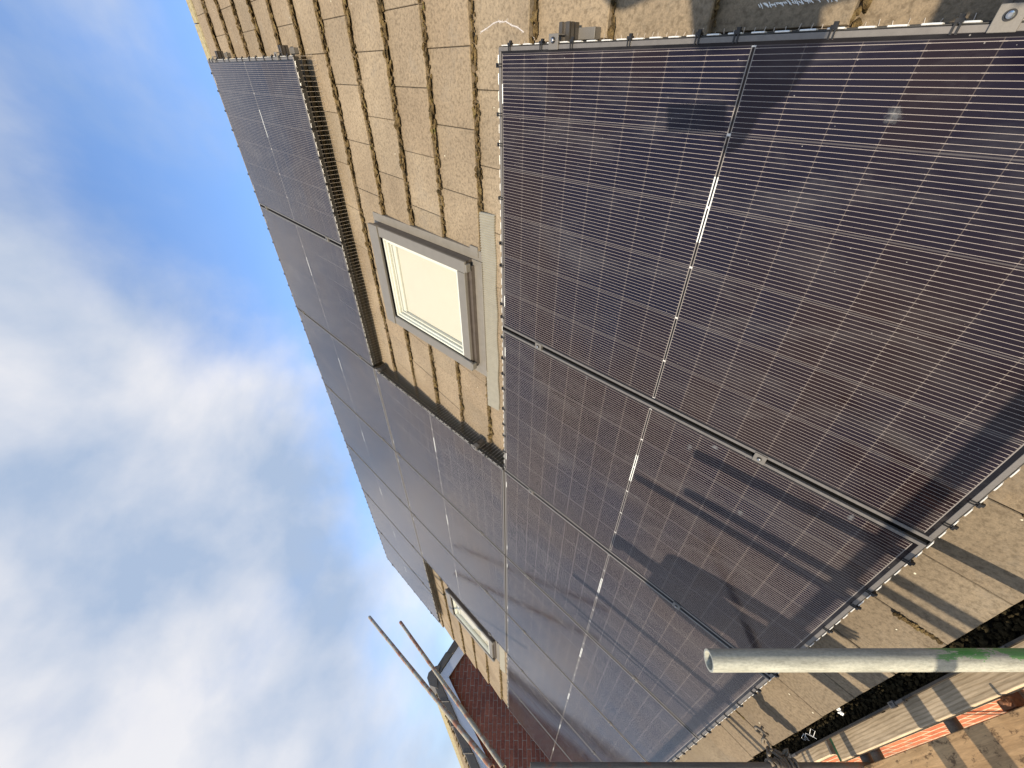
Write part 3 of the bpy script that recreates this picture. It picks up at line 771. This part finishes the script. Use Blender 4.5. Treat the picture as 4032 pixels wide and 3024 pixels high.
def wood_material(name, cols, grain=1.0, spots=0.0, ax='X', bands=True):
    mt, n, l, b = mat(name)
    g = n.new('ShaderNodeTexCoord').outputs['Object']
    sc = (.9, 14, 14) if ax == 'X' else (14, .9, 14)
    st = noise(n, l, g, 3.0, 6, .65, sc, dist=.6); fine = noise(n, l, g, 60, 5, .7, (.25, 2.5, 1)); blot = noise(n, l, g, 2.2, 5, .65)
    wv = n.new('ShaderNodeTexWave'); wv.wave_type = 'BANDS'; wv.bands_direction = 'Y'; wv.inputs['Scale'].default_value = 24
    wv.inputs['Distortion'].default_value = 4.0; wv.inputs['Detail'].default_value = 2.5; wv.inputs['Detail Scale'].default_value = .55; wv.inputs['Detail Roughness'].default_value = .45
    mp = n.new('ShaderNodeMapping'); mp.inputs[3].default_value = (.42, 1, 1); l.new(g, mp.inputs[0]); l.new(mp.outputs[0], wv.inputs[0])
    c = ramp(n, l, blot, [(.3, cols[0]), (.5, cols[1]), (.72, cols[2])])
    c = mixc(n, l, .8, c, ramp(n, l, st, [(.3, (.62, .6, .56)), (.6, (1.1, 1.1, 1.1))]), 'MULTIPLY')
    if bands: c = mixc(n, l, .55 * grain, c, ramp(n, l, wv.outputs[0], [(0, (.58, .52, .45)), (.35, (.98,)*3), (1, (1.1,)*3)]), 'MULTIPLY')
    c = mixc(n, l, .8, c, ramp(n, l, fine, [(.3, (.72,)*3), (.65, (1.15,)*3)]), 'MULTIPLY')
    if spots:
        sp = noise(n, l, g, 34, 5, .72, (.55, 1.0, 1), off=(2, 5, 1)); mr_ = n.new('ShaderNodeMapRange'); mr_.inputs[1].default_value = .55; mr_.inputs[2].default_value = .64; mr_.inputs[4].default_value = spots
        l.new(sp, mr_.inputs[0]); c = mixc(n, l, mr_.outputs[0], c, (.075, .042, .02))
    l.new(c, b.inputs['Base Color']); b.inputs['Roughness'].default_value = .85
    bump(n, l, b, st, .4, .0025)
    return mt
M_BOARD = wood_material('weathered_board', [(.50, .39, .255), (.60, .475, .32), (.68, .55, .385)])
M_DECK = wood_material('golden_brown_deck', [(.40, .24, .11), (.56, .36, .18), (.66, .46, .25)], .25, .8, bands=False)
ZD = -.50
def board(x0, x1, y0, y1, z, mt, label, group, band=True, bandc=None):
    e = empty('scaffold_board', ((x0+x1)/2, (y0+y1)/2, z - .038), label=label, cat='scaffold board', group=group)
    hx, hy = (x1-x0)/2, (y1-y0)/2
    mb = MB(); mb.box(-hx, hx, -hy, hy, 0, .038); mb.build('plank', mt, e, bevel=.003)
    if band:
        for s_ in (-1, 1):
            eb = MB(); xx = s_ * hx
            eb.box(min(xx, xx + s_*.0015), max(xx, xx + s_*.0015), -hy-.0012, hy+.0012, -.0012, .0392)
            xa, xb = sorted((xx, xx - s_*.016)); eb.box(xa, xb, -hy-.0012, hy+.0012, .0381, .0394)
            eb.build('end_band', bandc, e)
    return e
M_GREEN = simple('green_painted_steel', (.03, .10, .05), .5, .1, .4, 60)
M_STEEL = simple('steel_band', (.30, .27, .23), .5, .4, .3, 60)
board(-2.885, 1.0, -.192, .033, ZD, M_BOARD, 'weathered grained inside board under the gutter, ending in a green band', 'inside boards beside the wall', True, M_GREEN)
board(-6.8, -2.925, -.157, .060, ZD, M_BOARD, 'inside board continuing beyond the green band towards the far end', 'inside boards beside the wall', True, M_STEEL)
for i, (a, b_) in enumerate(((-.235, -.46), (-.465, -.69), (-.695, -.92), (-.925, -1.15), (-1.155, -1.38))):
    board(-3.95 + .02*i, -.05, b_, a, ZD, M_DECK, 'rust brown speckled deck board, %s from the wall' % ordn[i], 'deck boards of the scaffold', True, M_STEEL)
    board(-7.9, -3.96 + .02*i, b_, a, ZD, M_DECK, 'far deck board beyond the joint, %s from the wall' % ordn[i], 'deck boards of the scaffold', True, M_STEEL)
    board(-.04, 3.2, b_, a, ZD, M_DECK, 'deck board behind the camera, %s from the wall' % ordn[i], 'deck boards of the scaffold', True, M_STEEL)
for i, x in enumerate((-1.79, -2.13, -2.675, -2.765, -4.6, -6.2, .8)):
    pole('transom_tube', (x, -1.5, ZD - .038 - .027), (x, .06, ZD - .038 - .027), .0255, M_POLED,
         ('transom under the boards nearest the camera', 'transom bridging the gap under the grained board', 'near one of a pair of transoms by the green band', 'far one of a pair of transoms by the green band', 'transom under the far boards', 'last transom towards the far end', 'transom behind the camera')[i], 'transoms carrying the boards', 'transom')
# rusty form added in the gap, stands for an unclear brown patch
cp_ = empty('rusty_form', (-1.80, -.215, ZD), label='rusty brown form added on the transom beside the grained board', cat='rusty_form')
M_RUST = simple('rusty_steel', (.22, .10, .05), .8, .2, .4, 70, .6)
mb = MB(); mb.tube([(0, -.02, -.055), (0, .03, -.055)], .034, 20); mb.box(-.03, .03, -.014, .016, -.05, -.012); mb.build('rusty_form_body', M_RUST, cp_, bevel=.004)
mb = MB(); mb.tube([(.018, .0, -.012), (.018, .0, .0)], .011, 6); mb.tube([(.018, 0, 0), (.018, 0, .018)], .006, 10); mb.build('bolt', M_RUST, cp_)
# rope round the second pole
rp = empty('rope', (-2.745, -.241, -.10), label='knotted dark rope wound round the dull pole at the gutter edge', cat='rope')
mb = MB(); pts = []
for i in range(120):
    a = i * .42; pts.append((.036*math.cos(a) + .006*math.sin(i*1.3), .036*math.sin(a) + .004*math.cos(i*.9), .04 - i*.0011 + .008*math.sin(i*.35)))
mb.tube(pts, .0075, 7)
pts = [(.03 + .03*math.sin(i*.5), .04 + .0032*i + .012*math.cos(i*.8), .03 + .022*math.sin(i*.45)) for i in range(38)]
mb.tube(pts, .0068, 7)
pts = [(-.02 + .04*math.cos(i*.7), .05 + .02*math.sin(i*.9), -.03 + .04*math.sin(i*.5)) for i in range(26)]; mb.tube(pts, .0068, 7)
mb.build('rope_coil', simple('weathered_rope', (.20, .165, .12), .95, 0, .6, 260, .9), rp, smooth=True)
# bits lying in the gutter
mb = MB(); sq = [(-2.66, -.155), (-2.70, -.13), (-2.67, -.115), (-2.64, -.13), (-2.68, -.145), (-2.73, -.12), (-2.76, -.135), (-2.73, -.15), (-2.75, -.118), (-2.79, -.128), (-2.76, -.142)]
mb.tube([(a + 2.7, b_ + .13, .0) for a, b_ in sq], .0013, 5); o = mb.build('string_scrap', M_CHALK); o.location = (-2.7, -.12, -.298)
tag(o, 'curled scrap of white string in the gutter', 'string')
mb = MB()
for i in range(7): mb.blob((random.uniform(-.012, .012), random.uniform(-.010, .010), random.uniform(0, .006)), .009, .005, .004, .5)
o = mb.build('feather_tuft', M_CHALK); o.location = (-2.37, -.105, -.296); tag(o, 'small white tuft of feather lying on the gutter moss', 'feather')

# ------------------------------------------------------------------ neighbouring house
XN = -9.6
nb = empty('neighbouring_house', (XN, 1.6, -5.2), label='neighbouring house with dark red brick gable, white bargeboards and grey verge', cat='house')
def NW(x, y, z): return (x - XN, y - 1.6, z + 5.2)
M_NBR = brick_material('dark_red_brick', (.27, .080, .048), (.39, .13, .075), (.36, .27, .21), .0775, .235, axis='YZ', ms=.011)
AP = (2.07, 2.47); SL = .69; SR = .64
ye0, ye1 = -1.6, 5.6
g = MB(); zl = AP[1] - SL*(AP[0]-ye0); zr = AP[1] - SR*(ye1-AP[0])
pts = [(ye0, -5.2), (ye1, -5.2), (ye1, zr), AP, (ye0, zl)]
g.add([NW(XN, *p) for p in pts] + [NW(XN-.22, *p) for p in pts], [(0,1,2,3,4), (9,8,7,6,5)] + [(i, 5+i, 5+(i+1)%5, (i+1)%5) for i in range(5)])
g.build('gable_wall', M_NBR, nb)
M_WBRD = simple('white_bargeboard', (.66, .69, .76), .45, 0, .03, 10)
ov = .10
def slope_piece(mb, y0, z0, y1, z1, t0, t1, xa, xb):      # plank following a slope, between offsets t0,t1 (vertical)
    mb.hexa([NW(xb, y0, z0+t0), NW(xa, y0, z0+t0), NW(xa, y1, z1+t0), NW(xb, y1, z1+t0), NW(xb, y0, z0+t1), NW(xa, y0, z0+t1), NW(xa, y1, z1+t1), NW(xb, y1, z1+t1)])
AW = (2.06, 2.435)
bb = MB(); slope_piece(bb, ye0, AW[1]-SL*(AW[0]-ye0), AW[0], AW[1], 0, .205, XN+.08, XN+.115); bb.build('bargeboard', M_WBRD, nb, bevel=.003)
bb = MB(); slope_piece(bb, AW[0]+.001, AW[1], ye1, AW[1]-SR*(ye1-AW[0]), 0, .205, XN+.079, XN+.114); bb.build('bargeboard', M_WBRD, nb, bevel=.003)
bb = MB(); slope_piece(bb, ye0, AW[1]-SL*(AW[0]-ye0), AW[0], AW[1], .04, .06, XN+.001, XN+.079); slope_piece(bb, AW[0]+.001, AW[1], ye1, AW[1]-SR*(ye1-AW[0]), .02, .04, XN+.001, XN+.079); bb.build('soffit', simple('dark_soffit', (.05, .04, .035), .8), nb)
M_VERGE = simple('dark_grey_verge', (.105, .095, .085), .55, 0, .12, 20, .1)
RT = (2.07, 2.635)
ns = 12; dl = .365
for i in range(ns):                                        # overlapping verge caps down the near slope
    y1 = RT[0] - .02 - i*dl; y0 = y1 - dl - .03
    z1 = RT[1] + .0 - SL*(RT[0]-y1) + .004; z0 = RT[1] - SL*(RT[0]-y0) + .022
    v_ = MB(); slope_piece(v_, y0, z0, y1, z1, .0, .165, XN+.05, XN+.150); slope_piece(v_, y0-.002, z0, y0+.03, z0+.03*SL, -.008, .168, XN+.05, XN+.156)
    v_.build('verge_cap', M_VERGE, nb, bevel=.012, seg=3)
for i in range(10):
    y0 = RT[0] + .02 + i*dl; y1 = y0 + dl + .03
    z0 = RT[1] - SR*(y0-RT[0]) + .004; z1 = RT[1] - SR*(y1-RT[0]) + .022
    v_ = MB(); slope_piece(v_, y0, z0, y1, z1, .0, .150, XN+.05, XN+.150); v_.build('verge_cap', M_VERGE, nb, bevel=.012, seg=3)
rc = MB(); pr = [(-.20, -.07), (-.15, .10), (-.03, .165), (.06, .15), (.17, .03), (.19, -.07), (.0, -.02)]
rc.extrude(pr, NW(XN+.17, RT[0]-.01, RT[1]+.05), NW(XN-.28, RT[0]-.01, RT[1]+.05), (0, 1, 0), (0, 0, 1)); rc.build('ridge_end_cap', M_VERGE, nb, bevel=.003)
rf = MB(); XB = XN - 9.0
for (y0, z0, y1, z1) in ((ye0-.3, RT[1]-SL*(RT[0]-ye0+.3), RT[0], RT[1]), (RT[0], RT[1], ye1+.3, RT[1]-SR*(ye1+.3-RT[0]))):
    k = 16
    for i in range(k):
        a0, a1 = i/k, (i+1)/k
        if z1 > z0: s0, s1 = (y0+(y1-y0)*a0, z0+(z1-z0)*a0), (y0+(y1-y0)*a1, z0+(z1-z0)*a1)
        else: s1, s0 = (y0+(y1-y0)*a0, z0+(z1-z0)*a0), (y0+(y1-y0)*a1, z0+(z1-z0)*a1)
        rf.hexa([NW(XN+.06, s0[0], s0[1]+.06), NW(XB, s0[0], s0[1]+.06), NW(XB, s1[0], s1[1]+.03), NW(XN+.06, s1[0], s1[1]+.03),
                 NW(XN+.06, s0[0], s0[1]+.165), NW(XB, s0[0], s0[1]+.165), NW(XB, s1[0], s1[1]+.135), NW(XN+.06, s1[0], s1[1]+.135)])
ro = rf.build('roof', M_TILE, nb)
ca = ro.data.color_attributes.new('tint', 'FLOAT_COLOR', 'POINT')
for i in range(len(rf.v)): ca.data[i].color = (.8, .8, .78, 1)
rr_ = MB()
for i in range(19): rr_.extrude([(x*.95, y*.9) for x, y in pr], NW(XN-.29-i*.45, RT[0]-.01, RT[1]+.05), NW(XN-.29-i*.45-.44, RT[0]-.01, RT[1]+.05), (0, 1, 0), (0, 0, 1))
rr_.build('ridge', M_RIDGE, nb)
lm = MB()
for i in range(260):
    t = random.uniform(.25, 3.2); y = RT[0] - t; z = RT[1] - SL*t + .19
    lm.blob(NW(XN + random.uniform(.04, .075), y, z + random.uniform(-.02, .012)), random.uniform(.01, .025), random.uniform(.012, .03), .014, .4)
lm.build('moss', M_MOSS, nb)
wl_ = MB(); wl_.box(XB - XN, -.22, ye0-1.6, ye0-1.4, 0, zl+5.2-.05); wl_.box(XB - XN, -.22, ye1-1.8, ye1-1.6, 0, zr+5.2-.05); wl_.build('side_wall', M_NBR, nb)

# ------------------------------------------------------------------ the photographer and a second worker (outside the frame; they throw the shadows)
M_SKIN = simple('skin', (.52, .32, .23), .5, 0, .05, 40)
M_JACK = simple('orange_jacket', (.30, .12, .05), .8, 0, .1, 30)
M_TROU = simple('dark_trousers', (.05, .055, .07), .85, 0, .15, 40)
M_HAIR = simple('brown_hair', (.06, .04, .03), .7, 0, .2, 90)
def skin(name, mt, parent, joints, edges, root, lv=1):
    keys = list(joints); me = bpy.data.meshes.new(name)
    me.from_pydata([joints[k][0] for k in keys], [(keys.index(a), keys.index(b)) for a, b in edges], [])
    o = bpy.data.objects.new(name, me); COL.objects.link(o); o.parent = parent; me.materials.append(mt)
    o.modifiers.new('skin', 'SKIN')
    if not me.skin_vertices: return o
    for i, k in enumerate(keys):
        sv = me.skin_vertices[0].data[i]; sv.radius = (joints[k][1],) * 2; sv.use_root = (k == root)
    o.modifiers['skin'].use_smooth_shade = True
    sb = o.modifiers.new('sub', 'SUBSURF'); sb.levels = lv; sb.render_levels = lv
    return o
def person(x, y, face, h, hands, label, eld=None, coat=.014):
    """x, y on the deck; face = direction angle; h = height; hands = two targets in local space"""
    e = empty('person', (x, y, ZD), (0, 0, face), label=label, cat='person', group=None)
    k = h / 1.8
    J = {'pelvis': ((0, 0, .93*k), .12), 'waist': ((0, .01, 1.08*k), .105), 'chest': ((0, 0, 1.30*k), .125), 'neck': ((0, .0, 1.50*k), .05), 'head': ((0, .02, 1.63*k), .088), 'crown': ((0, .01, 1.73*k), .07),
         'nose': ((0, .115, 1.625*k), .014)}
    E = [('pelvis', 'waist'), ('waist', 'chest'), ('chest', 'neck'), ('neck', 'head'), ('head', 'crown'), ('head', 'nose')]
    for sd, nm in ((-1, 'l'), (1, 'r')):
        hx, hy, hz = hands[0 if sd < 0 else 1]; sh = Vector((.175*sd*k, -.01, 1.42*k)); hd = Vector((hx, hy, hz)); mid = (sh + hd)/2
        L = 0.31*k; dd = (hd - sh).length/2; off = math.sqrt(max(.0004, L*L - dd*dd)); el = mid + (Vector(eld) if eld and sd < 0 else Vector((.45*sd, -.1, -.85))).normalized()*off
        dr = (hd - el).normalized(); wr = hd - dr*.02
        J.update({nm+'sh': (sh, .062), nm+'el': (el, .043), nm+'wr': (wr, .028), nm+'pm': (wr + dr*.07, .032)})
        E += [('chest', nm+'sh'), (nm+'sh', nm+'el'), (nm+'el', nm+'wr'), (nm+'wr', nm+'pm')]
        side = dr.cross(Vector((0, 1, 0.01))).normalized(); crl = side.cross(dr).normalized()
        for q, (o_, l_) in enumerate(((-.030, .062), (-.010, .074), (.010, .070), (.030, .054))):
            b0 = wr + dr*.095 + side*o_; b1 = b0 + dr*l_*.5 + crl*.008; b2 = b1 + dr*l_*.42 + crl*.022
            J.update({nm+'f%da' % q: (b0, .0095), nm+'f%db' % q: (b1, .0088), nm+'f%dc' % q: (b2, .0078)})
            E += [(nm+'pm', nm+'f%da' % q), (nm+'f%da' % q, nm+'f%db' % q), (nm+'f%db' % q, nm+'f%dc' % q)]
        t0 = wr + dr*.045 + side*(-.038*sd); t1 = t0 + dr*.035 + side*(-.018*sd) + crl*.012
        J.update({nm+'ta': (t0, .011), nm+'tb': (t1, .009)}); E += [(nm+'wr', nm+'ta'), (nm+'ta', nm+'tb')]
        J.update({nm+'hip': ((.09*sd*k, 0, .88*k), .09), nm+'kn': ((.105*sd*k, .02, .49*k), .058), nm+'an': ((.115*sd*k, -.02, .09*k), .038), nm+'toe': ((.13*sd*k, .16, .035), .032)})
        E += [('pelvis', nm+'hip'), (nm+'hip', nm+'kn'), (nm+'kn', nm+'an'), (nm+'an', nm+'toe')]
    skin('body', M_SKIN, e, J, E, 'pelvis')
    def sub(keys, g): return {q: (J[q][0], J[q][1] + g) for q in keys}, [(a, b) for a, b in E if a in keys and b in keys]
    jk, je = sub(['pelvis', 'waist', 'chest', 'lsh', 'lel', 'lwr', 'rsh', 'rel', 'rwr'], coat); skin('jacket', M_JACK, e, jk, je, 'pelvis')
    tk, te = sub(['pelvis', 'lhip', 'lkn', 'lan', 'rhip', 'rkn', 'ran'], .012); skin('trousers', M_TROU, e, tk, te, 'pelvis')
    for nm in 'lr':
        bt = {'a': (J[nm+'an'][0], .050), 'b': ((J[nm+'toe'][0][0], .05, .045), .046), 'c': (J[nm+'toe'][0], .042)}; skin('boot', M_BLACK, e, bt, [('a', 'b'), ('b', 'c')], 'b')
    hb = {'a': ((0, -.02, 1.66*k), .094), 'b': ((0, -.005, 1.745*k), .078)}; skin('hair', M_HAIR, e, hb, [('a', 'b')], 'a')
    return e
face1 = math.atan2(.614, .789)                              # looks the way the picture looks
pe = person(.35, -.95, face1, 1.92, ((-.155, .40, 1.27), (.27, .08, .88)), 'person behind the camera holding up a phone in one hand, shadow on the near tiles', (0, -.9, -.25), .035)
pe.location.z = ZD + .29
hu = empty('added_step', (.35, -.97, ZD), (0, 0, face1), label='low wooden step added to lift the photographer and so the shadow', cat='step')  # step added to raise the photographer so the shadow lands higher
mb = MB(); mb.box(-.3, .3, -.24, .26, .252, .289); mb.build('step_top', M_BOARD, hu, bevel=.003)
for sx_ in (-1, 1):
    mb = MB(); mb.box(sx_*.27-.02, sx_*.27+.02, -.22, .24, 0, .251); mb.build('side_board', M_BOARD, hu)
person(-2.0, -1.0, -.3, 1.76, ((-.23, .05, .80), (.23, .05, .80)), 'person in orange jacket standing on the deck, shadow on the second panel')
ph = empty('phone', CAM - CZ*.018 + Vector((.789, .614, 0))*.022 - Vector((0, 0, .05)), label='black phone held upright just behind the lens', cat='phone')
ph.rotation_euler = (0, 0, face1)
mb = MB(); mb.box(-.0385, .0385, -.004, .004, -.079, .079); mb.build('phone_case', M_BLACK, ph, bevel=.003)

# ------------------------------------------------------------------ ground
gr = MB(); gr.add([(-900, -900, 0), (900, -900, 0), (900, 900, 0), (-900, 900, 0)], [(0, 1, 2, 3)])
go = gr.build('ground', simple('garden_ground', (.10, .11, .05), .95, 0, .35, .6)); go.location = (0, 0, -5.2); tag(go, kind='structure')
